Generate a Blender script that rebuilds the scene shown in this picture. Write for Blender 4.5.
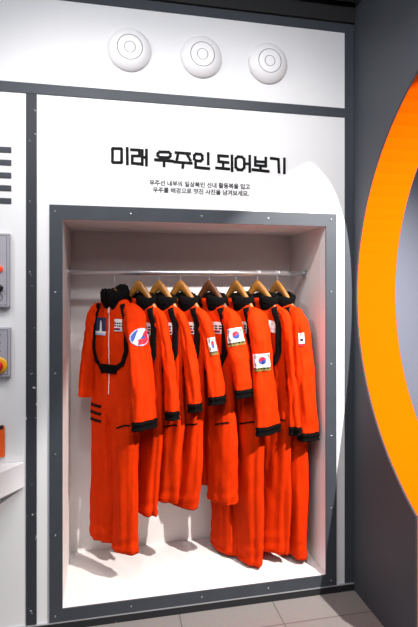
import bpy, bmesh, math, random
from mathutils import Vector, Matrix, noise
R = math.radians
S = bpy.context.scene
for o in list(bpy.data.objects):
    bpy.data.objects.remove(o)
C = S.collection
pi = math.pi

# ------------------------------------------------------------------ camera
D, H, F, YAW = 2.231, 1.5, 487.0, R(11.7)
cam = bpy.data.cameras.new('camera')
cam_o = bpy.data.objects.new('camera', cam)
C.objects.link(cam_o)
cam_o.location = (0, -D, H)
cam_o.rotation_euler = (R(90), 0, -YAW)
cam.sensor_fit = 'VERTICAL'
cam.sensor_height = 36.0
cam.lens = 36.0 * F / 627.0
cam.shift_y = -25.5 / 627.0
cam.clip_start = 0.05
S.camera = cam_o

# ------------------------------------------------------------------ world, exposure
w = bpy.data.worlds.new('world')
S.world = w
w.use_nodes = True
w.node_tree.nodes['Background'].inputs[0].default_value = (0.75, 0.85, 1.0, 1)
w.node_tree.nodes['Background'].inputs[1].default_value = 0.15
S.view_settings.view_transform = 'Standard'
S.view_settings.look = 'None'
S.view_settings.gamma = 1.0
S.view_settings.exposure = 0.0
S.view_settings.use_curve_mapping = False

# ------------------------------------------------------------------ lights
def aim(o, target):
    d = Vector(target) - o.location
    o.rotation_euler = d.to_track_quat('-Z', 'Y').to_euler()

def spot(name, loc, target, power, cone, blend, radius=0.03, col=(1, 1, 1)):
    l = bpy.data.lights.new(name, 'SPOT')
    l.energy = power
    l.spot_size = R(cone)
    l.spot_blend = blend
    l.shadow_soft_size = radius
    l.color = col
    o = bpy.data.objects.new(name, l)
    C.objects.link(o)
    o.location = loc
    aim(o, target)
    return o

def area(name, loc, target, power, sx, sy, col=(1, 1, 1)):
    l = bpy.data.lights.new(name, 'AREA')
    l.energy = power
    l.shape = 'RECTANGLE'
    l.size, l.size_y = sx, sy
    l.color = col
    o = bpy.data.objects.new(name, l)
    C.objects.link(o)
    o.location = loc
    aim(o, target)
    return o

spot('track_spot', (-0.08, -0.93, 2.88), (-0.12, 0.1, 0.75), 36, 116, 1.0, 0.02, (1, .96, .93))
spot('track_spot', (0.65, -1.05, 2.88), (0.60, 0.1, 0.75), 44, 116, 1.0, 0.02, (1, .96, .93))
spot('track_spot', (-1.10, -1.05, 2.88), (1.05, 0.05, 1.25), 56, 80, 1.0, 0.02, (1, .97, .95))
spot('portal_spot', (1.80, -1.66, 2.86), (1.24, -0.02, 1.12), 830, 72, 1.0, 0.02, (1, .96, .92))
wash = area('wall_fill_light', (0.45, -1.65, 2.9), (0.5, 0, 2.3), 17, 3.0, .15, (.93, .95, 1))  # added soft fill that evens out the upper white wall, no real fitting
wash.data.spread = R(110)
area('room_fill_light', (-0.8, -2.9, 2.9), (-0.8, -2.9, 0), 44, 2.6, 1.6, (.90, .95, 1))  # unseen overhead fill, added to lift the general light level
area('room_fill_light', (3.6, -1.2, 2.9), (3.6, -1.2, 0), 14, 1.6, 1.6, (.9, .93, 1))  # fill added for the room beyond the doorway, not an actual fixture

# ------------------------------------------------------------------ materials
def mat(name, col, rough=0.6, metal=0.0, noise_amt=0.0, noise_scale=20, bump=0.0, bump_scale=200, spec=0.5, emit=None):
    m = bpy.data.materials.new(name)
    m.use_nodes = True
    nt = m.node_tree
    b = nt.nodes['Principled BSDF']
    b.inputs['Base Color'].default_value = (*col, 1)
    b.inputs['Roughness'].default_value = rough
    b.inputs['Metallic'].default_value = metal
    b.inputs['Specular IOR Level'].default_value = spec
    tc = nt.nodes.new('ShaderNodeTexCoord')
    if noise_amt:
        n = nt.nodes.new('ShaderNodeTexNoise')
        n.inputs['Scale'].default_value = noise_scale
        n.inputs['Detail'].default_value = 4
        nt.links.new(tc.outputs['Object'], n.inputs['Vector'])
        cr = nt.nodes.new('ShaderNodeValToRGB')
        lo = [c * (1 - noise_amt) for c in col]
        hi = [min(1, c * (1 + noise_amt)) for c in col]
        cr.color_ramp.elements[0].position = 0.3
        cr.color_ramp.elements[1].position = 0.7
        cr.color_ramp.elements[0].color = (*lo, 1)
        cr.color_ramp.elements[1].color = (*hi, 1)
        nt.links.new(n.outputs['Fac'], cr.inputs[0])
        nt.links.new(cr.outputs[0], b.inputs['Base Color'])
    if bump:
        n2 = nt.nodes.new('ShaderNodeTexNoise')
        n2.inputs['Scale'].default_value = bump_scale
        n2.inputs['Detail'].default_value = 3
        nt.links.new(tc.outputs['Object'], n2.inputs['Vector'])
        bp = nt.nodes.new('ShaderNodeBump')
        bp.inputs['Strength'].default_value = bump
        bp.inputs['Distance'].default_value = 0.005
        nt.links.new(n2.outputs['Fac'], bp.inputs['Height'])
        nt.links.new(bp.outputs[0], b.inputs['Normal'])
    if emit:
        b.inputs['Emission Color'].default_value = (*emit[0], 1)
        b.inputs['Emission Strength'].default_value = emit[1]
    return m

def chipped(name, col, chip):
    """dark painted metal with small worn flecks showing bare metal"""
    m = mat(name, col, 0.5, spec=.2)
    nt = m.node_tree
    b = nt.nodes['Principled BSDF']
    tc = nt.nodes.new('ShaderNodeTexCoord')
    n = nt.nodes.new('ShaderNodeTexNoise')
    n.inputs['Scale'].default_value = 38
    n.inputs['Detail'].default_value = 6
    nt.links.new(tc.outputs['Object'], n.inputs['Vector'])
    cr = nt.nodes.new('ShaderNodeValToRGB')
    cr.color_ramp.elements[0].position = chip
    cr.color_ramp.elements[1].position = chip + 0.03
    cr.color_ramp.elements[0].color = (*col, 1)
    cr.color_ramp.elements[1].color = (.5, .5, .52, 1)
    nt.links.new(n.outputs['Fac'], cr.inputs[0])
    nt.links.new(cr.outputs[0], b.inputs['Base Color'])
    return m

M = {}
M['white'] = mat('white_wall_paint', (.79, .79, .80), 0.55, noise_amt=.015, noise_scale=3)
M['niche'] = mat('niche_white', (.77, .735, .715), 0.5, noise_amt=.01, noise_scale=3)
M['grey'] = mat('slate_grey_trim', (.050, .057, .068), 0.5, spec=.25, noise_amt=.06, noise_scale=12)
M['greychip'] = chipped('slate_grey_trim_chipped', (.036, .040, .049), 0.65)
M['plinthm'] = chipped('black_plinth_chipped', (.022, .022, .025), 0.70)
M['wallgrey'] = mat('grey_side_wall', (.066, .074, .087), 0.55, spec=.25, noise_amt=.04, noise_scale=4)
M['black'] = mat('matt_black', (.008, .008, .009), 0.7)
M['ceil'] = mat('black_ceiling', (.012, .012, .013), 0.8)
M['roomwall'] = mat('pale_room_wall', (.6, .6, .62), 0.7)
M['bluegrey'] = mat('blue_grey_wall', (.21, .225, .29), 0.6)
M['amber'] = mat('orange_lining', (.95, .10, .0005), 0.9, spec=0.0)
M['silver'] = mat('brushed_edge', (.55, .55, .58), 0.35, 0.6)
M['edge'] = mat('satin_metal_edging', (.075, .075, .08), 0.6, 0.0, spec=.15)
M['screw'] = mat('steel_screw', (.5, .5, .52), 0.3, 0.9)
M['chrome'] = mat('chrome_rail', (.8, .8, .81), 0.32, 0.95)
M['wood'] = mat('varnished_hanger_wood', (.29, .115, .018), 0.35, noise_amt=.25, noise_scale=30)
M['darkwood'] = mat('dark_hanger_wood', (.10, .03, .010), 0.35, noise_amt=.25, noise_scale=30)
M['orange'] = mat('orange_suit_fabric', (.60, .028, .0010), 0.75, noise_amt=.05, noise_scale=25, bump=.25, bump_scale=90, spec=.05)
M['blackfab'] = mat('black_knit', (.004, .0035, .0035), 0.9, bump=.6, bump_scale=260, spec=.06)
M['stripe'] = mat('dark_stripe', (.010, .004, .004), 0.8, spec=.1)
M['strap'] = mat('black_strap', (.005, .004, .004), 0.85, spec=.06)
M['patchw'] = mat('white_patch', (.70, .68, .66), 0.8, spec=.1)
M['navy'] = mat('navy_thread', (.012, .018, .07), 0.7)
M['blue'] = mat('blue_thread', (.02, .06, .30), 0.7)
M['red'] = mat('red_thread', (.55, .01, .03), 0.7)
M['skyblue'] = mat('pale_blue_thread', (.35, .42, .6), 0.7)
M['olive'] = mat('olive_thread', (.20, .14, .02), 0.7)
M['zip'] = mat('zip_metal', (.75, .62, .58), 0.4, 0.3)
M['letter'] = mat('charcoal_lettering', (.006, .0063, .007), 0.6, spec=.1)
M['caption'] = mat('grey_caption_lettering', (.03, .031, .034), 0.5)
M['panelgrey'] = mat('grey_control_box', (.40, .39, .44), 0.45, 0.0, noise_amt=.05)
M['paneldark'] = mat('dark_grey_box_detail', (.10, .10, .12), 0.5)
M['knob'] = mat('black_knob', (.012, .012, .013), 0.35)
M['redlamp'] = mat('red_indicator', (.75, .05, .02), 0.25, emit=((1, .08, .02), .5))
M['redbtn'] = mat('red_push_button', (.65, .015, .01), 0.35)
M['yellow'] = mat('yellow_button_base', (.9, .45, .01), 0.4)
M['orangesign'] = mat('orange_sign', (.85, .11, .005), 0.5)
M['counter'] = mat('white_counter', (.80, .79, .81), 0.3)
M['fixture'] = mat('white_plastic', (.84, .83, .84), 0.4)
M['ringgrey'] = mat('grey_groove', (.16, .16, .18), 0.6)

def floor_mat():
    m = mat('pinkish_floor_tile', (.42, .36, .34), 0.35)
    nt = m.node_tree
    b = nt.nodes['Principled BSDF']
    tc = nt.nodes.new('ShaderNodeTexCoord')
    br = nt.nodes.new('ShaderNodeTexBrick')
    br.offset = 0.0
    br.inputs['Color1'].default_value = (.265, .24, .23, 1)
    br.inputs['Color2'].default_value = (.25, .225, .218, 1)
    br.inputs['Mortar'].default_value = (.13, .115, .11, 1)
    br.inputs['Scale'].default_value = 1.0
    br.inputs['Mortar Size'].default_value = 0.003
    br.inputs['Brick Width'].default_value = 0.45
    br.inputs['Row Height'].default_value = 0.45
    mp = nt.nodes.new('ShaderNodeMapping')
    mp.inputs['Location'].default_value = (.13, .17, 0)
    nt.links.new(tc.outputs['Object'], mp.inputs[0])
    nt.links.new(mp.outputs[0], br.inputs['Vector'])
    nz = nt.nodes.new('ShaderNodeTexNoise')
    nz.inputs['Scale'].default_value = 60
    nz.inputs['Detail'].default_value = 5
    nt.links.new(tc.outputs['Object'], nz.inputs['Vector'])
    mx = nt.nodes.new('ShaderNodeMixRGB')
    mx.blend_type = 'MULTIPLY'
    mx.inputs[0].default_value = .25
    nt.links.new(br.outputs['Color'], mx.inputs[1])
    nt.links.new(nz.outputs['Color'], mx.inputs[2])
    nt.links.new(mx.outputs[0], b.inputs['Base Color'])
    return m
M['floor'] = floor_mat()

# ------------------------------------------------------------------ mesh helpers
class MB:
    """collects geometry; build() links it as ONE mesh object"""
    def __init__(s):
        s.v, s.f, s.m = [], [], []
    def add(s, vs, fs, mi=0):
        o = len(s.v)
        s.v += [tuple(v) for v in vs]
        s.f += [tuple(o + i for i in f) for f in fs]
        s.m += [mi] * len(fs)
    def box(s, a, b, mi=0):
        (x0, y0, z0), (x1, y1, z1) = a, b
        s.add([(x0, y0, z0), (x1, y0, z0), (x1, y1, z0), (x0, y1, z0), (x0, y0, z1), (x1, y0, z1), (x1, y1, z1), (x0, y1, z1)],
              [(0, 3, 2, 1), (4, 5, 6, 7), (0, 1, 5, 4), (1, 2, 6, 5), (2, 3, 7, 6), (3, 0, 4, 7)], mi)
    def prism(s, pts, a, b, axis, mi=0):
        """pts: 2-D outline; extruded from a to b along axis"""
        def mk(p, t):
            if axis == 'y': return (p[0], t, p[1])
            if axis == 'x': return (t, p[0], p[1])
            return (p[0], p[1], t)
        n = len(pts)
        s.add([mk(p, a) for p in pts] + [mk(p, b) for p in pts],
              [tuple(range(n)), tuple(range(2 * n - 1, n - 1, -1))] + [(i, (i + 1) % n, n + (i + 1) % n, n + i) for i in range(n)], mi)
    def grid(s, fn, nu, nv, closed=False, mi=0, cap=False):
        vs = []
        for j in range(nv + 1):
            for i in range(nu if closed else nu + 1):
                vs.append(fn(i / nu, j / nv))
        W = nu if closed else nu + 1
        fs = []
        for j in range(nv):
            for i in range(nu):
                i2 = (i + 1) % W if closed else i + 1
                fs.append((j * W + i, j * W + i2, (j + 1) * W + i2, (j + 1) * W + i))
        if cap and closed:
            fs.append(tuple(range(W - 1, -1, -1)))
            fs.append(tuple(nv * W + i for i in range(W)))
        s.add(vs, fs, mi)
    def tube(s, pts, r, n=10, mi=0, cap=True):
        pts = [Vector(p) for p in pts]
        rr = r if isinstance(r, (list, tuple)) else [r] * len(pts)
        frames = []
        up = None
        for i, p in enumerate(pts):
            t = (pts[min(i + 1, len(pts) - 1)] - pts[max(i - 1, 0)]).normalized()
            if up is None:
                up = t.orthogonal().normalized()
            up = (up - t * up.dot(t)).normalized()
            frames.append((p, up.copy(), t.cross(up)))
        L = len(pts) - 1
        def fn(u, v):
            k = int(round(v * L))
            p, a, b = frames[k]
            return p + (a * math.cos(u * 2 * pi) + b * math.sin(u * 2 * pi)) * rr[k]
        s.grid(fn, n, L, True, mi, cap)
    def lathe(s, prof, origin, axis='-y', n=40, mi=0):
        """prof: (radius, height) pairs; revolved about the axis through origin"""
        ox, oy, oz = origin
        def fn(u, v):
            r, h = prof[int(round(v * (len(prof) - 1)))]
            a = u * 2 * pi
            if axis == '-y':
                return (ox + r * math.cos(a), oy - h, oz + r * math.sin(a))
            if axis == 'x':
                return (ox + h, oy + r * math.cos(a), oz + r * math.sin(a))
            return (ox + r * math.cos(a), oy + r * math.sin(a), oz + h)
        s.grid(fn, n, len(prof) - 1, True, mi, True)
    def build(s, name, mats, parent=None, smooth=False, bevel=0, subsurf=0, merge=True):
        me = bpy.data.meshes.new(name)
        me.from_pydata(s.v, [], s.f)
        if not isinstance(mats, (list, tuple)):
            mats = [mats]
        for m in mats:
            me.materials.append(m)
        for p, mi in zip(me.polygons, s.m):
            p.material_index = mi
        bm = bmesh.new()
        bm.from_mesh(me)
        if merge:
            bmesh.ops.remove_doubles(bm, verts=bm.verts, dist=1e-6)
        bmesh.ops.recalc_face_normals(bm, faces=bm.faces)
        bm.to_mesh(me)
        bm.free()
        if smooth:
            for p in me.polygons:
                p.use_smooth = True
        o = bpy.data.objects.new(name, me)
        C.objects.link(o)
        if parent:
            o.parent = parent
        if bevel:
            b = o.modifiers.new('bevel', 'BEVEL')
            b.width = bevel
            b.segments = 2
            b.limit_method = 'ANGLE'
        if subsurf:
            b = o.modifiers.new('sub', 'SUBSURF')
            b.levels = b.render_levels = subsurf
        return o

def struct(o):
    o['kind'] = 'structure'
    return o

def tag(o, label, cat, group=None):
    o['label'] = label
    o['category'] = cat
    if group:
        o['group'] = group
    return o

def thing(name, loc, label, cat, group=None, rz=0):
    o = bpy.data.objects.new(name, None)
    C.objects.link(o)
    o.location = loc
    o.rotation_euler = (0, 0, rz)
    o.empty_display_size = .05
    return tag(o, label, cat, group)

def wallpt(px, py):
    """the point of the front wall that the photograph shows at px, py"""
    a = YAW + math.atan((px - 209) / F)
    x = D * math.tan(a)
    d = x * math.sin(YAW) + D * math.cos(YAW)
    return x, H + (288 - py) * d / F

# ------------------------------------------------------------------ setting: shell
NX0, NX1, NZ0, NZ1, ND = -0.196, 1.047, 0.09, 1.803, 0.46      # niche opening
XR = 1.196                                                    # face of the right wall
XB = XR + 0.215                                              # its far face
CZ = 2.95
b = MB(); b.box((-3.0, -5.2, -.1), (5.0, 1.0, 0)); struct(b.build('floor', M['floor']))
b = MB(); b.box((-3.0, -5.2, CZ), (5.0, 1.0, CZ + .1)); struct(b.build('ceiling', M['ceil']))

# front wall with the niche opening
b = MB()
ZT = 2.81
for (x0, x1, z0, z1) in ((-3, NX0, 0, ZT), (NX1, XR, 0, ZT), (NX0, NX1, 0, NZ0), (NX0, NX1, NZ1, ZT)):
    b.box((x0, 0, z0), (x1, .06, z1))
struct(b.build('wall_front', M['white'], merge=False))
# niche lining (back, sides, top, base)
b = MB()
T = .015
b.box((NX0 - T, ND, NZ0 - T), (NX1 + T, ND + T, NZ1 + T))
b.box((NX0 - T, .0605, NZ0 - T), (NX0, ND, NZ1 + T))
b.box((NX1, .0605, NZ0 - T), (NX1 + T, ND, NZ1 + T))
b.box((NX0, .0605, NZ0 - T), (NX1, ND, NZ0))
b.box((NX0, .0605, NZ1), (NX1, ND, NZ1 + T))
struct(b.build('wall_niche', M['niche'], merge=False))
# black bulkhead above the white wall
b = MB(); b.box((-3, -.02, ZT), (XR, .06, CZ)); struct(b.build('wall_bulkhead', M['black']))
# rest of the room
b = MB(); b.box((-3.1, -5.2, 0), (-3, .06, CZ)); struct(b.build('wall_left', M['roomwall']))
b = MB(); b.box((-3.1, -5.3, 0), (5.0, -5.2, CZ)); struct(b.build('wall_back', M['wallgrey']))
b = MB(); b.box((XB, .6, 0), (5.0, .7, CZ)); struct(b.build('wall_beyond', M['bluegrey']))
b = MB(); b.box((5.0, -5.3, 0), (5.1, .7, CZ)); struct(b.build('wall_far', M['bluegrey']))

# right wall with a round doorway whose lower part narrows to a passage
YC, ZC, RO, HW = -1.085, 1.4725, 1.05, 0.578
def outline(r, hw, n=96):
    """keyhole outline, from the floor on the camera-far side (near the corner) round to the other side"""
    zb = ZC - math.sqrt(r * r - hw * hw)
    a0 = math.asin((zb - ZC) / r)
    pts = [(YC + hw, 0.0)]
    a1 = pi - a0
    for i in range(n + 1):
        a = a0 + (a1 - a0) * i / n
        pts.append((YC + r * math.cos(a), ZC + r * math.sin(a)))
    pts.append((YC - hw, 0.0))
    return pts
inner = outline(RO, HW)
def ray_out(p):
    """matching point on the wall's outer rectangle"""
    y, z = p
    if z <= 0.0:
        return (.06 if y > YC else -5.2, 0.0)
    dy, dz = y - YC, z - ZC
    best = 1e9
    for lim, dd, o in ((.06, dy, YC), (-5.2, dy, YC), (CZ, dz, ZC), (0.0, dz, ZC)):
        if abs(dd) > 1e-9:
            t = (lim - o) / dd
            if t > 0:
                best = min(best, t)
    return (YC + dy * best, max(0, ZC + dz * best))
outer = [ray_out(p) for p in inner]
b = MB()
nn = len(inner)
CH = 0.006
cham = outline(RO + CH, HW + CH)
for x, flip in ((XR, False), (XB, True)):
    ring = cham
    vs = [(x, p[0], p[1]) for p in ring] + [(x, p[0], p[1]) for p in outer]
    b.add(vs, [(i, i + 1, nn + i + 1, nn + i) for i in range(nn - 1)])
# corner fills of the rectangle
for x in (XR, XB):
    for i in range(nn - 1):
        p, q = outer[i], outer[i + 1]
        if abs(p[0] - q[0]) > 1e-6 and abs(p[1] - q[1]) > 1e-6:
            cy = .06 if p[0] > YC + .01 or (abs(p[0] - .06) < 1e-6 or abs(q[0] - .06) < 1e-6) else -5.2
            cz = CZ if max(p[1], q[1]) > ZC else 0.0
            b.add([(x, p[0], p[1]), (x, q[0], q[1]), (x, cy, cz)], [(0, 1, 2)])
b.add([(XR, .06, 0), (XB, .06, 0), (XB, .06, CZ), (XR, .06, CZ)], [(0, 1, 2, 3)])
struct(b.build('wall_right', M['wallgrey']))
# orange lining of the round doorway, with narrow metal edges on both faces
b = MB()
vs = [(XR + CH, p[0], p[1]) for p in inner] + [(XB - CH, p[0], p[1]) for p in inner]
b.add(vs, [(i, i + 1, nn + i + 1, nn + i) for i in range(nn - 1)])
lining = struct(b.build('door_1', M['amber'], smooth=False))
for xa, xb in ((XR, XR + CH), (XB, XB - CH)):   # narrow metal edging
    b = MB()
    vs = [(xa, p[0], p[1]) for p in cham] + [(xb, p[0], p[1]) for p in inner]
    b.add(vs, [(i, i + 1, nn + i + 1, nn + i) for i in range(nn - 1)])
    b.build('edge_trim', M['edge'], lining)

# ------------------------------------------------------------------ setting: grey trims on the front wall
XW = 1.149                                                   # right edge of the white panels
def trim(name, x0, x1, z0, z1, m='grey', y=-.004, bevel=.001):
    b = MB(); b.box((x0, y, z0), (x1, 0, z1))
    return struct(b.build(name, M[m], bevel=bevel))
trim('trim_1', -3, XW, 2.345, 2.391)                         # band between upper and lower panels
trim('trim_2', -.349, -.3045, .036, 2.345, 'greychip')       # upright left of the niche
trim('trim_3', XW, XR, .036, 2.7655)                         # upright at the corner
trim('trim_4', -3, XR, 2.7655, 2.81)                         # strip under the bulkhead
b = MB(); b.box((-3, -.012, 0), (XR, 0, .032)); struct(b.build('baseboard_front', M['plinthm'], bevel=.0015))
b = MB(); b.box((-3, -.011, .0321), (XR, 0, .0355)); struct(b.build('trim_5', M['silver']))
# ceiling edge profile
b = MB(); b.box((-3, -.10, 2.885), (XR, -.06, CZ)); struct(b.build('trim_7', M['grey']))

# screwed metal frame round the niche
FX0, FX1, FZ0, FZ1 = -.2515, 1.1025, .0365, 1.865
b = MB()
y0, y1 = -.008, 0
b.box((FX0, y0, FZ0), (NX0, y1, FZ1))
b.box((NX1, y0, FZ0), (FX1, y1, FZ1))
b.box((NX0, y0, NZ1), (NX1, y1, FZ1))
b.box((NX0, y0, FZ0), (NX1, y1, NZ0))
frame = struct(b.build('trim_6', M['grey'], merge=False))
def screw(x, z, y=-.008):
    s = MB()
    s.lathe([(.0045, 0), (.0045, .0008), (.003, .0018), (.0004, .002)], (x, y, z), '-y', 12)
    s.build('screw', M['screw'], frame, smooth=True)
xl, xr = (FX0 + NX0) / 2, (FX1 + NX1) / 2
for i in range(6):
    z = 1.836 - i * (1.836 - .062) / 5
    screw(xl - .003, z); screw(xr, z)
for i in range(1, 4):
    x = xl + (xr - xl) * i / 4
    screw(x, (NZ1 + FZ1) / 2); screw(x, (NZ0 + FZ0) / 2)

# ------------------------------------------------------------------ wall fixtures
for k, (x, lab) in enumerate(((.0947, 'round white dome fixture on the upper wall panel, leftmost of three'),
                              (.425, 'round white dome fixture on the upper wall panel, middle of three'),
                              (.749, 'round white dome fixture on the upper wall panel, rightmost of three'))):
    t = thing('wall_fixture', (x, 0, 2.575), lab, 'wall fixture', 'dome fixtures on the upper panel')
    s = MB()
    prof = [(.097, 0), (.098, .005), (.096, .010), (.090, .018), (.080, .026), (.069, .032), (.061, .035), (.060, .0352), (.0595, .0355), (.03, .0358), (.0005, .036)]
    s.lathe(prof, (0, 0, 0), '-y', 56)
    s.build('dome', M['fixture'], t, smooth=True)
    for r in (.0555, .0245):
        s = MB()
        s.grid(lambda u, v, r=r: ((r + .0018 * math.cos(v * 2 * pi)) * math.cos(u * 2 * pi), -.0357 - .001 * math.sin(v * 2 * pi), (r + .0014 * math.cos(v * 2 * pi)) * math.sin(u * 2 * pi)), 48, 6, True)
        s.build('ring', M['ringgrey'], t, smooth=True)

# five dark slots on the left panel
t = thing('wall_vent', (-.55, 0, 1.985), 'five dark horizontal slots stacked on the white wall at the left edge', 'vent')
for i in range(5):
    s = MB()
    s.box((-.12, -.004, .11 - i * .055 - .012), (.141, 0, .11 - i * .055 + .012))
    s.build('slot', M['grey'], t, bevel=.001)

# title: eight raised syllables
def zz(ox, oy, sc):
    return lambda p: wallpt(ox + p[0] / sc, oy + p[1] / sc)
Z1, Z2, Z3 = zz(106, 142, 8.36), zz(152, 145, 6.967), zz(210, 148, 5.225)
def rbox(x0, y0, x1, y1, c):
    return [(x0 + c, y0), (x1 - c, y0 + 2), (x1, y0 + c + 2), (x1, y1 - c), (x1 - c, y1), (x0 + c, y1 - 2), (x0, y1 - c - 2), (x0, y0 + c), (x0 + c, y0)]
GL = [
    (Z1, [rbox(54, 54, 130, 173, 6), [(177, 52), (178, 185)]]),
    (Z1, [[(210, 65), (279, 68), (279, 118), (219, 117), (219, 178), (285, 183)], [(303, 70), (303, 190)], [(338, 66), (338, 195)], [(303, 128), (338, 130)]]),
    (Z2, [rbox(40, 48, 128, 88, 12), [(22, 103), (147, 113)], [(84, 110), (84, 146)]]),
    (Z2, [[(165, 53), (264, 60)], [(182, 58), (172, 104)], [(242, 62), (266, 106)], [(155, 118), (275, 127)], [(216, 125), (214, 158)]]),
    (Z2, [rbox(294, 62, 350, 112, 12), [(391, 58), (391, 134)], [(303, 124), (303, 155), (398, 165)]]),
    (Z3, [[(92, 43), (44, 40), (45, 71), (95, 76)], [(68, 75), (68, 106)], [(32, 104), (99, 110)], [(114, 40), (115, 120)]]),
    (Z3, [rbox(134, 45, 178, 115, 12), [(182, 82), (206, 83)], [(207, 42), (207, 124)]]),
    (Z3, [[(236, 48), (236, 91), (291, 95), (291, 52)], [(236, 70), (291, 74)], [(263, 94), (263, 116)], [(222, 113), (305, 122)]]),
    (Z3, [[(318, 54), (357, 59), (360, 128)], [(388, 56), (388, 132)]]),
]
t = thing('wall_title', (.43, 0, 2.09), 'large charcoal Korean title lettering on the white wall above the niche', 'lettering')
SW = .0063
for fn, strokes in GL:
    s = MB()
    k = 0
    for st in strokes:
        P = [Vector(fn(p)) for p in st]
        P = [Vector((p.x - .43, p.y - 2.09)) for p in P]
        for a, c in zip(P, P[1:]):
            d = (c - a).normalized()
            nrm = Vector((-d.y, d.x)) * SW
            a2, c2 = a - d * SW * .8, c + d * SW * .8
            k += 1
            s.prism([tuple(a2 + nrm), tuple(c2 + nrm), tuple(c2 - nrm), tuple(a2 - nrm)], -.003 - .00002 * k, -.0001, 'y')
    s.build('letter', M['letter'], t, merge=False)

def text_obj(name, body, x0, x1, zc, m, parent):
    cu = bpy.data.curves.new(name, 'FONT')
    cu.body = body
    cu.size = .03
    cu.extrude = .0006
    cu.offset = .0007
    o = bpy.data.objects.new(name, cu)
    C.objects.link(o)
    dg = bpy.context.evaluated_depsgraph_get()
    me = bpy.data.meshes.new_from_object(o.evaluated_get(dg))
    bpy.data.objects.remove(o)
    xs = [v.co.x for v in me.vertices]; ys = [v.co.y for v in me.vertices]
    sx = (x1 - x0) / (max(xs) - min(xs))
    mx, my = min(xs), (min(ys) + max(ys)) / 2
    for v in me.vertices:
        v.co = ((v.co.x - mx) * sx + x0, -.0008 - v.co.z, (v.co.y - my) * sx + zc)
    me.materials.clear()
    me.materials.append(m)
    ob = bpy.data.objects.new(name, me)
    C.objects.link(ob)
    ob.parent = parent
    return ob
t = thing('wall_caption', (.42, 0, 1.965), 'two lines of small grey Korean caption text under the large wall title', 'lettering')
text_obj('text_line', '우주선 내부의 일상복인 선내 활동복을 입고', .1846 - .42, .661 - .42, .0165, M['caption'], t)
text_obj('text_line', '우주를 배경으로 멋진 사진을 남겨보세요.', .200 - .42, .655 - .42, -.0155, M['caption'], t)

# upper control box
def cbox(name, x0, x1, z0, z1, dep, lab, cat):
    t = thing(name, ((x0 + x1) / 2, 0, (z0 + z1) / 2), lab, cat)
    hx, hz = (x1 - x0) / 2, (z1 - z0) / 2
    s = MB(); s.box((-hx, -dep, -hz), (hx, 0, hz)); s.build('housing', M['panelgrey'], t, bevel=.004)
    s = MB(); e = .009
    for q in ((-hx + e, hz - e - .002, hx - e, hz - e), (-hx + e, -hz + e, hx - e, -hz + e + .002), (-hx + e, -hz + e, -hx + e + .002, hz - e), (hx - e - .002, -hz + e, hx - e, hz - e)):
        s.box((q[0], -dep - .0006, q[1]), (q[2], -dep, q[3]))
    s.build('seam', M['paneldark'], t, merge=False)
    return t
t = cbox('control_box', -.60, -.412, 1.418, 1.733, .03, 'grey control box with red indicator and black knob, upper one at the left edge', 'control box')
s = MB()
for i in range(9):
    s.box((-.062 + i * .0135, -.0325, .05), (-.056 + i * .0135, -.03, .135))
s.build('grille', M['paneldark'], t, merge=False)
s = MB(); s.lathe([(.013, 0), (.013, .004), (.011, .006), (.011, .012), (.007, .017), (.0005, .019)], (.056, -.03, .006), '-y', 24); s.build('indicator_light', M['redlamp'], t, smooth=True)
s = MB(); s.lathe([(.017, 0), (.017, .004), (.013, .006), (.012, .02), (.0005, .021)], (.052, -.03, -.075), '-y', 24)
s.box((.030, -.053, -.080), (.074, -.048, -.070)); s.build('knob', M['knob'], t, merge=False)
s = MB(); s.grid(lambda u, v: (.05 + (.017 + .0016 * math.cos(v * 2 * pi)) * math.cos(u * 2 * pi), -.031 - .0016 * math.sin(v * 2 * pi), -.115 + (.017 + .0016 * math.cos(v * 2 * pi)) * math.sin(u * 2 * pi)), 28, 6, True); s.build('dial_ring', M['paneldark'], t, smooth=True)
# lower control box
t = cbox('control_box', -.60, -.409, 1.122, 1.332, .03, 'grey control box with yellow and red emergency button, below the other grey box', 'control box')
for i in range(3):
    s = MB(); s.box((.0, -.0325, .072 - i * .035), (.058, -.03, .078 - i * .035)); s.build('label_bar', M['paneldark'], t)
s = MB(); s.lathe([(.034, 0), (.034, .004), (.03, .007), (.0005, .007)], (.052, -.03, -.055), '-y', 32); s.build('button_base', M['yellow'], t)
s = MB(); s.lathe([(.012, 0), (.012, .012), (.021, .015), (.021, .022), (.017, .027), (.0005, .029)], (.052, -.037, -.055), '-y', 32); s.build('push_button', M['redbtn'], t, smooth=True)
# orange sign above the counter
t = thing('orange_sign', (-.53, 0, .843), 'small orange panel with dark top clips on the white wall above the counter', 'sign')
s = MB(); s.box((-.095, -.012, -.067), (.095, 0, .064)); s.build('board', M['orangesign'], t, bevel=.002)
for x in (-.075, .083):
    s = MB(); s.box((x - .007, -.014, .052), (x + .007, 0, .068)); s.build('clip', M['knob'], t, bevel=.001)
# counter
t = thing('wall_counter', (-.9, 0, .69), 'white counter slab with angled end fixed to the wall at the left edge', 'counter')
pts = [(.545, -.005), (.43, -.16), (.34, -.24), (.22, -.28), (-.6, -.28), (-.6, -.005)]
s = MB(); s.prism(pts, -.053, .058, 'z'); s.build('slab', M['counter'], t, bevel=.004)
s = MB(); s.box((-.4, -.2, -.16), (.2, -.005, -.0535)); s.build('bracket', M['roomwall'], t, bevel=.004)

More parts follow.
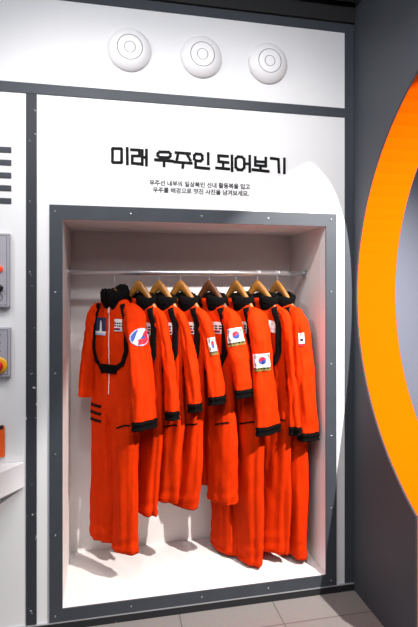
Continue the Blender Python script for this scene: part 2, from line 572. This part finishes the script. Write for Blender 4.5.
# ------------------------------------------------------------------ hanging rail
BZ, BY = 1.578, .235
t = thing('clothes_rail', ((NX0 + NX1) / 2, BY, BZ), 'chrome clothes rail spanning the niche under its top, hangers hooked on it', 'rail')
hl = (NX1 - NX0) / 2
s = MB(); s.tube([(-hl + .006, 0, 0), (hl - .006, 0, 0)], .0145, 24); s.build('bar', M['chrome'], t, smooth=True)
for sg in (-1, 1):
    s = MB(); s.lathe([(.022, 0), (.022, .004 * -sg), (.013, .008 * -sg), (.013, .014 * -sg), (.0005, .014 * -sg)], (sg * hl, 0, 0), 'x', 24); s.build('end_flange', M['chrome'], t, smooth=False)

# ------------------------------------------------------------------ hangers
def make_hanger(loc, rz, lab, m, lean=0.0, half=.128, low=0.0):
    t = thing('clothes_hanger', loc, lab, 'hanger', 'wooden hangers on the rail', rz)
    # local: x = wearer's left, y = front, origin under the bar centre
    s = MB()
    N = 24
    def fn(u, v):
        q = v * 2 - 1
        x = q * half
        aq = abs(q)
        zc = -.066 - low - .150 * (aq ** 1.45)
        yc = .006 * aq * aq + lean
        hz = .030 * (1 - aq) + .017 * aq
        hy = .009 * (1 - aq) + .012 * aq
        if aq > .96:
            hz *= .6; hy *= .6
        a = u * 2 * pi
        return (x, yc + hy * math.cos(a), zc + hz * math.sin(a))
    s.grid(fn, 14, N, True, 0, True)
    s.build('shoulder_bar', M[m], t, smooth=True)
    s = MB()
    pts = [(0, lean, -.048 - low)]
    pts += [(0, lean * (1 - k / 3), -.048 - low + k * (.0103 + low / 3)) for k in range(1, 4)]
    rr = .0172
    for i in range(15):
        a = -pi / 2 + i / 14 * (pi * 1.35)
        pts.append((rr * math.cos(a), 0, rr * math.sin(a)))
    s.tube(pts, .0018, 8)
    s.build('hook', M['chrome'], t, smooth=True)
    return t

# ------------------------------------------------------------------ space suits
def lerp_prof(prof, z):
    """prof: rows sorted by descending z; smooth interpolation of the other columns"""
    if z >= prof[0][0]:
        return prof[0][1:]
    for p, q in zip(prof, prof[1:]):
        if z >= q[0]:
            t = (p[0] - z) / (p[0] - q[0])
            t = t * t * (3 - 2 * t) * .5 + t * .5
            return [a + (c - a) * t for a, c in zip(p[1:], q[1:])]
    return prof[-1][1:]

class Suit:
    NEXP = 2.6
    def __init__(s, seed, b=.045, wid=1.0, sl=.56, L=(1.25, 1.25), hw=.038, hf=.045, far_sl=None, sleeve_out=.21, cuffs=(True, True), drift=0.0, lean=0.0, far_out=None):
        s.seed, s.b, s.wid, s.sl, s.L, s.hw, s.hf = seed, b, wid, sl, L, hw, hf
        s.far_sl = far_sl or sl
        s.out = sleeve_out
        s.far_out = far_out or min(sleeve_out, .182)
        s.cuffs = cuffs
        s.drift = drift
        s.lean = lean
        w_ = wid
        s.prof = [(.012, .050 * w_, .62), (.0, .062 * w_, .80), (-.022, .098 * w_, .85), (-.045, .133 * w_, .92), (-.07, .152 * w_, .98), (-.12, .158 * w_, 1.0),
                  (-.22, .155 * w_, 1.08), (-.34, .147 * w_, 1.02), (-.44, .153 * w_, 1.06), (-.52, .158 * w_, 1.08), (-.57, .155 * w_, 1.0), (-.61, .14 * w_, .75), (-.64, .11 * w_, .35)]
    def nz(s, x, y, z, k=0):
        return noise.noise(Vector((x + s.seed * 7.3 + k * 11, y, z)))
    def wr(s, l, z, side):
        a = .011 * s.nz(l * 7, side * 2, z * 3.2) + .006 * s.nz(l * 22, side * 2 + 5, z * 7) + .003 * s.nz(l * 40, side * 3, z * 26)
        # gathers around the waist
        g = math.exp(-((z + .36) / .05) ** 2)
        return a + g * .004 * math.sin(l * 120 + s.seed)
    def face(s, l, z, side):
        a, bb = lerp_prof(s.prof, z)
        q = min(1, abs(l) / a)
        e = (1 - q ** s.NEXP) ** (1 / s.NEXP)
        return side * (s.b * bb * e) + side * s.wr(l, z, side) * e + s.leanf(z)
    def leanf(s, z):
        return s.lean * max(0, -z) ** 1.3
    def torso(s, u, z):
        a, bb = lerp_prof(s.prof, z)
        th = u * 2 * pi
        c = math.cos(th)
        l = a * math.copysign(abs(c) ** (2 / s.NEXP), c)
        side = 1 if math.sin(th) >= 0 else -1
        y = s.face(l, z, side)
        # rippled side edge
        l2 = l + math.copysign(.006 * s.nz(3, side, z * 9, 2) * abs(c) ** 4, c)
        return Vector((l2, y, z))
    # legs ---------------------------------------------------------------
    def legc(s, sd, z):
        L = s.L[0] if sd > 0 else s.L[1]
        t = max(0, min(1, (-z - .46) / (L - .46)))
        lc = sd * (.080 * s.wid + .004 * math.sin(t * 5 + s.seed)) + s.drift * t
        aa = (.091 * s.wid) * (1 - .05 * t) + .003 * math.sin(t * 9 + s.seed * 2)
        bb = s.b * (1.1 + .12 * math.sin(t * 4 + s.seed) - .05 * t)
        k = max(0, min(1, (-z - .47) / .13)); k = k * k * (3 - 2 * k)
        aa *= .86 + .14 * k; bb *= .82 + .18 * k
        fc = s.leanf(z) + .012 * t * math.sin(s.seed * 1.7 + sd)
        return lc, aa, bb, fc, t
    def leg(s, sd, u, z, off=0.0):
        lc, aa, bb, fc, t = s.legc(sd, z)
        th = u * 2 * pi
        c, sn = math.cos(th), math.sin(th)
        n = 2.3
        rl = math.copysign(abs(c) ** (2 / n), c)
        rf = math.copysign(abs(sn) ** (2 / n), sn)
        w_ = .016 * s.nz(c * 1.3 + sd * 4, sn * 1.3, z * 2.2, 4) + .013 * s.nz(c * 3.4 + sd, sn * 3.4, z * 2.4, 5) + .004 * s.nz(c * 3, sn * 3 + sd, z * 11, 6)
        # bunched folds near the knee and the hem
        w_ += .002 * math.exp(-((t - .93) / .09) ** 2) * math.sin(z * 95 + th * 1.5 + s.seed)
        w_ *= min(1, max(.15, t * 8))
        return Vector((lc + rl * (aa + off) + c * w_, fc + rf * (bb + off) + sn * w_, z))
    def legface(s, sd, l, z):
        lc, aa, bb, fc, t = s.legc(sd, z)
        c = max(-.999, min(.999, (l - lc) / aa))
        th = math.acos(math.copysign(abs(c) ** (2.3 / 2), c))
        return s.leg(sd, th / (2 * pi), z).y
    # sleeves ------------------------------------------------------------
    def sleevepath(s, sd, t):
        sl = s.sl if sd > 0 else s.far_sl
        o = (s.out if sd > 0 else s.far_out) * s.wid
        P = [(.108 * s.wid, -.056), (.138 * s.wid, -.080), (.160 * s.wid, -.15), (.160 * s.wid + (o - .160 * s.wid) * .35, -.24), (.160 * s.wid + (o - .160 * s.wid) * .75, -.24 - (sl - .24) * .5), (o, -sl)]
        x = t * (len(P) - 1)
        i = min(int(x), len(P) - 2)
        f = x - i
        def cr(k):
            p0 = P[max(i - 1, 0)][k]; p1 = P[i][k]; p2 = P[i + 1][k]; p3 = P[min(i + 2, len(P) - 1)][k]
            return .5 * (2 * p1 + (p2 - p0) * f + (2 * p0 - 5 * p1 + 4 * p2 - p3) * f * f + (3 * p1 - p0 - 3 * p2 + p3) * f ** 3)
        return Vector((cr(0), 0, cr(1)))
    def sleeve(s, sd, u, t, off=0.0):
        p = s.sleevepath(sd, t)
        q = s.sleevepath(sd, min(1, t + .02)); q0 = s.sleevepath(sd, max(0, t - .02))
        tg = (q - q0).normalized()
        N = Vector((-tg.z, 0, tg.x))                      # outward from the body
        th = u * 2 * pi
        c, sn = math.cos(th), math.sin(th)
        k = min(1, .62 + t * 1.3)
        hw = s.hw * k * (1 + .10 * math.sin(t * 6 + s.seed))
        hf = s.hf * k * (.86 + .24 * t + .05 * math.sin(t * 7 + s.seed * 2))
        w_ = (.012 * s.nz(c * 1.5 + sd * 3, sn * 1.5, p.z * 4, 7) + .009 * s.nz(c * 3, sn * 3 + sd, p.z * 10, 8) + .0035 * s.nz(c * 2, sn * 2, p.z * 30, 9)) * min(1, t * 5)
        fc = s.leanf(p.z) * .6 + .010 * t * math.sin(s.seed + sd)
        v = p + N * (c * (hw + off + w_)) + Vector((0, fc + sn * (hf + off + w_), 0))
        v.x *= sd
        return v

def strip_on_face(mb, su, path, width, off, side=1, n=10, mi=0):
    """ribbon lying on the torso's front, following a path of (l, z)"""
    P = [Vector(p) for p in path]
    seg = []
    for a, c in zip(P, P[1:]):
        for i in range(n):
            seg.append(a.lerp(c, i / n))
    seg.append(P[-1])
    K = len(seg) - 1
    def fn(u, v, o=off):
        k = int(round(v * K))
        p = seg[k]
        d = (seg[min(k + 1, K)] - seg[max(k - 1, 0)]).normalized()
        nr = Vector((-d.y, d.x))
        e = p + nr * (u - .5) * width
        return (e.x, su.face(e.x, e.y, side) + side * o, e.y)
    mb.grid(lambda u, v: fn(u, v), 4, K, False, mi)

def decal_face(su, lc, zc, wl, hz, cols, mats, name, parent, off=.003, rot=0.0, n=(16, 10), shape=None, side=1):
    """flat fabric patch on the torso's front; cols(u, v) picks the material index"""
    s = MB()
    nu, nv = n
    def pt(u, v):
        x, y = (u - .5) * wl, (.5 - v) * hz
        l = lc + x * math.cos(rot) - y * math.sin(rot)
        z = zc + x * math.sin(rot) + y * math.cos(rot)
        return (l, su.face(l, z, side) + side * off, z)
    for j in range(nv):
        for i in range(nu):
            if shape and not shape((i + .5) / nu, (j + .5) / nv):
                continue
            s.add([pt(i / nu, j / nv), pt((i + 1) / nu, j / nv), pt((i + 1) / nu, (j + 1) / nv), pt(i / nu, (j + 1) / nv)], [(0, 1, 2, 3)], cols((i + .5) / nu, (j + .5) / nv))
    return s.build(name, mats, parent, smooth=True)

def t_at(su, z, sd=1):
    lo, hi = .15, 1.0
    for _ in range(40):
        m = (lo + hi) / 2
        if su.sleevepath(sd, m).z > z: lo = m
        else: hi = m
    return lo

def decal_sleeve(su, uc, zc, du, hz, cols, mats, name, parent, off=.004, n=(30, 22), shape=None, sd=1, tilt=0.0):
    s = MB()
    nu, nv = n
    def pt(u, v):
        return su.sleeve(sd, uc + (.5 - u) * du, t_at(su, zc - (v - .5) * hz + tilt * (u - .5), sd), off)
    for j in range(nv):
        for i in range(nu):
            if shape and not shape((i + .5) / nu, (j + .5) / nv):
                continue
            s.add([pt(i / nu, j / nv), pt((i + 1) / nu, j / nv), pt((i + 1) / nu, (j + 1) / nv), pt(i / nu, (j + 1) / nv)], [(0, 1, 2, 3)], cols((i + .5) / nu, (j + .5) / nv))
    return s.build(name, mats, parent, smooth=True)

FLAGM = [M['patchw'], M['red'], M['blue'], M['knob'], M['olive']]
def flag_cols(u, v):
    """Korean flag on the upper 82 %, a dark lettered edge under it"""
    if v > .80:
        if v < .90:
            return 3 if int(u * 22) % 3 != 2 else 4
        return 4
    y = (v / .80 - .5) * .667
    x = u - .5
    r = math.hypot(x, y)
    R0 = .185
    if r < R0:
        ca, sa = math.cos(R(33)), math.sin(R(33))
        xr, yr = x * ca + y * sa, -x * sa + y * ca
        if math.hypot(xr + R0 / 2, yr) < R0 / 2:
            return 1
        if math.hypot(xr - R0 / 2, yr) < R0 / 2:
            return 2
        return 1 if yr < 0 else 2
    for sx in (-1, 1):
        for sy in (-1, 1):
            cx, cy = sx * .335, sy * .20
            dx, dy = x - cx, y - cy
            ang = math.atan2(cy, cx)
            a_ = dx * math.cos(ang) + dy * math.sin(ang)
            b_ = -dx * math.sin(ang) + dy * math.cos(ang)
            if abs(b_) < .095 and abs(a_) < .075:
                k = int((a_ + .075) / .052)
                if ((a_ + .075) % .052) < .038:
                    if sx * sy > 0 and abs(b_) < .012 and (k == 1 or sx > 0):
                        return 0
                    return 3
    return 0

NAMEM = [M['patchw'], M['navy'], M['red'], M['skyblue']]
def name_cols(k):
    def f(u, v):
        if k == 7:
            return 3 if (.30 < v < .52 and int(u * 20) % 3 == 0) or (.62 < v < .72 and .2 < u < .7) else 0
        if v < .30:
            return 0
        if v < .62:
            return 1 if (int(u * 13 + k) % 4) and not (.43 < v < .50) else 0
        if v < .72:
            return 0
        if u > .72:
            return 3 if int(u * 30) % 2 else 0
        return 2 if v < .82 else (1 if v < .92 else 0)
    return f

def make_suit(su, loc, rz, label, name_w=.075, collar_w=.080, gap=24, strap_w=.030, sleeve_patch=None, name_tilt=0.0, tab=True, leg_stripes=False, mission=False, collar_k=1.0, name_l=.055, loc_flag=-.2, flag_du=.30, flag_u=.125, zipped=True):
    t = thing('space_suit', loc, label, 'space suit', 'orange space suits on the rail', rz)
    # torso
    s = MB()
    zt, zb = .012, -.64
    s.grid(lambda u, v: su.torso(u, zt + (zb - zt) * v), 56, 64, True, 0, False)
    torso = s.build('torso', M['orange'], t, smooth=True)
    # legs
    legs = {}
    for sd in (1, -1):
        L = su.L[0] if sd > 0 else su.L[1]
        s = MB()
        z0 = -.46
        K = 76
        def fn(u, v, sd=sd, L=L):
            if v > .985:                                     # hem turned up inside
                p = su.leg(sd, u, -L + .035, -.006)
                return p
            v2 = v / .985
            return su.leg(sd, u, z0 + (-L - z0) * v2)
        s.grid(fn, 40, K, True, 0, False)
        legs[sd] = s.build('trouser_leg', M['orange'], t, smooth=True)
        s = MB()
        def hem(u, v, sd=sd, L=L):
            a = v * 2 * pi
            return su.leg(sd, u, -L + .028 + .0012 * math.sin(a), .0012 + .0012 * math.cos(a))
        s.grid(hem, 40, 4, True)
        s.build('hem_seam', M['orange'], legs[sd], smooth=True)
    # sleeves
    for sd in (1, -1):
        s = MB()
        s.grid(lambda u, v, sd=sd: su.sleeve(sd, u, v * .995), 32, 60, True, 0, False)
        sl = s.build('sleeve', M['orange'], t, smooth=True)
        if sd > 0:
            sleeve_near = sl
        if su.cuffs[0 if sd > 0 else 1]:
            s = MB()
            ln = su.sl if sd > 0 else su.far_sl
            def cf(u, v, sd=sd, ln=ln):
                if v < .08: base, o = su.sleeve(sd, u, 1.0, -.002), 0
                else: base, o = su.sleeve(sd, u, 1.0, .003 + .002 * math.sin(v * 9)), v
                if v > .92: base = su.sleeve(sd, u, 1.0, -.012)
                dz = -.046 * min(1, v)
                if v > .92: dz = -.03
                return Vector((base.x, base.y, base.z + dz + .0015 * math.sin(u * 2 * pi * 12)))
            s.grid(cf, 32, 13, True)
            s.build('cuff', M['blackfab'], sl, smooth=True)
    # collar: thick standing black knit ring, open at the front
    s = MB()
    def col(u, v):
        a = R(90 + gap / 2) + u * R(360 - gap)                          # gap at the front (f+)
        c, sn = math.cos(a), math.sin(a)
        ph = v * 2 * pi
        rt = .017 * collar_k
        ht = (.040 + .016 * max(0, -sn)) * collar_k
        ca, cb = collar_w * su.wid, su.b * 1.0 + .006
        rr = rt * math.cos(ph)
        zz_ = -.004 + .004 * abs(c) * -5 + ht * math.sin(ph)
        fl = 1 + .22 * math.sin(ph)
        fz = .006 * noise.noise(Vector((c * 9, sn * 9 + su.seed, ph * 2))) + .003 * noise.noise(Vector((c * 30, sn * 30 + su.seed, ph * 5)))
        if u in (0.0, 1.0):
            rr *= .3; zz_ = zz_ * .5
        return Vector(((ca + (rr + fz)) * c * fl, (cb + (rr + fz)) * sn * fl, zz_ + fz))
    s.grid(col, 44, 14, False)
    s.build('collar', M['blackfab'], t, smooth=True)
    # harness straps running down each side of the chest and in to the waist tab
    w_ = su.wid
    for sd in (1, -1):
        s = MB()
        strip_on_face(s, su, [(sd * .092 * w_, -.035), (sd * .122 * w_, -.12), (sd * .122 * w_, -.26), (sd * .100 * w_, -.315), (sd * .040, -.347)], strap_w, .0045, n=9)
        o = s.build('strap', M['strap'], t, smooth=True)
        m = o.modifiers.new('solid', 'SOLIDIFY'); m.thickness = .003
    s = MB()
    strip_on_face(s, su, [(-.045, -.348), (.045, -.348)], .042, .0065, n=8)
    o = s.build('waist_tab', M['blackfab'], t, smooth=True)
    m = o.modifiers.new('solid', 'SOLIDIFY'); m.thickness = .004
    if zipped:
        s = MB()
        strip_on_face(s, su, [(0, -.05), (0, -.325)], .0055, .004, n=26)
        strip_on_face(s, su, [(0, -.372), (0, -.47)], .0055, .004, n=10)
        z = s.build('zipper', M['zip'], t, smooth=True)
        s = MB(); y = su.face(0, -.055, 1) + .006
        s.box((-.005, y - .002, -.078), (.005, y + .002, -.056)); s.build('zipper_pull', M['zip'], z, bevel=.001)
    # chest patches (wearer's left = +l = right in the photo)
    decal_face(su, name_l * w_ if not mission else .068 * w_, -.135, name_w if not mission else .045, .058, name_cols(su.seed), NAMEM, 'name_patch', t, rot=name_tilt, n=(26, 14), off=.0035)
    if mission:
        def mc(u, v):
            if v > .80: return 0 if v < .88 else 3
            if abs(u - .52) < .09 * (0.4 + v) and v > .15: return 0
            return 1
        decal_face(su, -.068 * w_, -.145, .075, .085, mc, NAMEM, 'mission_patch', t, n=(18, 18), off=.0035)
    if leg_stripes:
        for k in range(3):
            s = MB()
            z0 = -.535 - k * .036
            def sp(u, v, z0=z0):
                l = su.wid * (-.160 + .105 * u)
                z = z0 + (v - .5) * .014
                return (l, max(su.face(l, z, 1), su.legface(-1, l, z)) + .004, z)
            s.grid(sp, 14, 2)
            s.build('leg_stripe', M['stripe'], legs[-1], smooth=True)
    # pocket welt on the hip
    s = MB()
    s.grid(lambda u, v: su.leg(1, .12 + u * .14, -.60 - .02 * u * u - (v - .5) * .008, .0025), 8, 2)
    s.build('pocket_welt', M['stripe'], legs[1], smooth=True)
    # sleeve badges
    if sleeve_patch == 'flag':
        decal_sleeve(su, flag_u, loc_flag, flag_du, .082, flag_cols, FLAGM, 'flag_patch', sleeve_near, n=(72, 54))
    if sleeve_patch == 'round':
        def rc(u, v):
            x, y = u - .5, v - .5
            r = math.hypot(x, y)
            if r > .43: return 3
            if y > .12 and x > -.12: return 2
            if abs(x + .12 + y * .5) < .13: return 0
            if math.hypot(x - .06, y - .06) < .12: return 1
            return 2 if x > .0 else 1
        decal_sleeve(su, .05, -.195, .32, .078, rc, [M['patchw'], M['blue'], M['red'], M['skyblue']], 'round_patch', sleeve_near, n=(26, 26), shape=lambda u, v: math.hypot(u - .5, v - .5) < .49)
    if sleeve_patch == 'small':
        decal_sleeve(su, .13, -.195, .10, .062, lambda u, v: 2 if v > .80 else (1 if .25 < u < .8 and .45 < v < .62 else 0), [M['patchw'], M['navy'], M['red']], 'sleeve_patch', sleeve_near, n=(10, 16))
    # the suit is modelled with its front on +y; mirror so that +x is the wearer's left and -y the front
    for o in t.children_recursive:
        for v in o.data.vertices:
            v.co.y = -v.co.y
        o.data.flip_normals()
    return t

SUITS = [
    # hanger x, y, yaw phi, suit parameters, label, extras
    dict(x=.032, y=.195, phi=46, dz=.022, su=dict(seed=1, b=.039, wid=.83, sl=.57, far_sl=.50, L=(1.225, 1.20), hw=.044, hf=.062, cuffs=(True, False), sleeve_out=.232, far_out=.20),
         lab='orange space suit turned to face out, leftmost on the rail, with dark leg stripes', kw=dict(sleeve_patch='round', leg_stripes=True, mission=True, collar_k=1.25, collar_w=.056, gap=5, strap_w=.021)),
    dict(x=.150, y=.24, phi=44, su=dict(seed=2, sleeve_out=.218, drift=-.035, lean=.03, b=.030, wid=1.04, sl=.52, L=(1.045, 1.03), hw=.030, hf=.030),
         lab='orange space suit hanging just behind the outward-facing one, second from the left', kw=dict(name_l=.085)),
    dict(x=.252, y=.24, phi=44, su=dict(seed=3, sleeve_out=.218, drift=-.035, lean=.03, b=.030, wid=1.04, sl=.49, L=(.99, .97), hw=.030, hf=.030),
         lab='orange space suit with the shortest trouser legs, third from the left', kw=dict(name_l=.086)),
    dict(x=.362, y=.24, phi=44, su=dict(seed=4, sleeve_out=.218, drift=-.035, lean=.03, b=.032, wid=1.02, sl=.46, L=(1.025, 1.01), hw=.034, hf=.044),
         lab='orange space suit with a small narrow white flag badge on its sleeve, fourth from left', kw=dict(sleeve_patch='flag', loc_flag=-.225, flag_du=.15, flag_u=.09, name_l=.086)),
    dict(x=.511, y=.235, phi=40, su=dict(seed=5, sleeve_out=.22, b=.038, sl=.43, L=(1.02, .955), hw=.042, hf=.058),
         lab='orange space suit with a Korean flag patch high on its short sleeve, fifth from left', kw=dict(sleeve_patch='flag', loc_flag=-.18, name_l=.082)),
    dict(x=.655, y=.235, phi=33, su=dict(seed=6, b=.042, sl=.61, L=(1.338, 1.335), hw=.042, hf=.062),
         lab='orange space suit with a Korean flag patch midway down its long sleeve', kw=dict(sleeve_patch='flag', loc_flag=-.30, name_l=.082)),
    dict(x=.788, y=.235, phi=41, hx=.772, su=dict(seed=7, b=.033, wid=1.03, sl=.625, L=(1.30, 1.30), hw=.033, hf=.034),
         lab='orange space suit with a tilted pale chest patch, second from the right', kw=dict(name_tilt=-.18, name_l=.094, name_w=.068)),
    dict(x=.882, y=.232, phi=27, su=dict(seed=8, sleeve_out=.195, lean=-.03, wid=1.02, b=.042, sl=.655, L=(1.325, 1.325), hw=.040, hf=.050),
         lab='rightmost orange space suit beside the niche side wall, small badge on its sleeve', kw=dict(sleeve_patch='small', name_l=.082)),
]
HL = ['wooden hanger hidden in the black collar of the outward-facing orange suit',
      'brown wooden hanger on the rail, second from the left',
      'golden wooden hanger on the rail, third from the left',
      'golden brown wooden hanger on the rail, fourth from the left',
      'dark brown wooden hanger in the middle of the rail, fifth from the left',
      'golden wooden hanger on the rail, third from the right',
      'golden wooden hanger on the rail, second from the right',
      'wooden hanger at the right end of the rail']
Z0 = 1.436
for k, q in enumerate(SUITS):
    phi = R(q['phi'])
    rz = phi - pi / 2                                        # local x (wearer's left) -> (sin phi, -cos phi)
    su = Suit(**q['su'])
    make_suit(su, (q['x'], q['y'], Z0 + q.get('dz', 0)), rz, q['lab'], **q['kw'])
    make_hanger((q.get('hx', q['x']), BY, BZ), rz, HL[k], 'darkwood' if k == 4 else 'wood', low=.045 if k == 0 else 0.0)
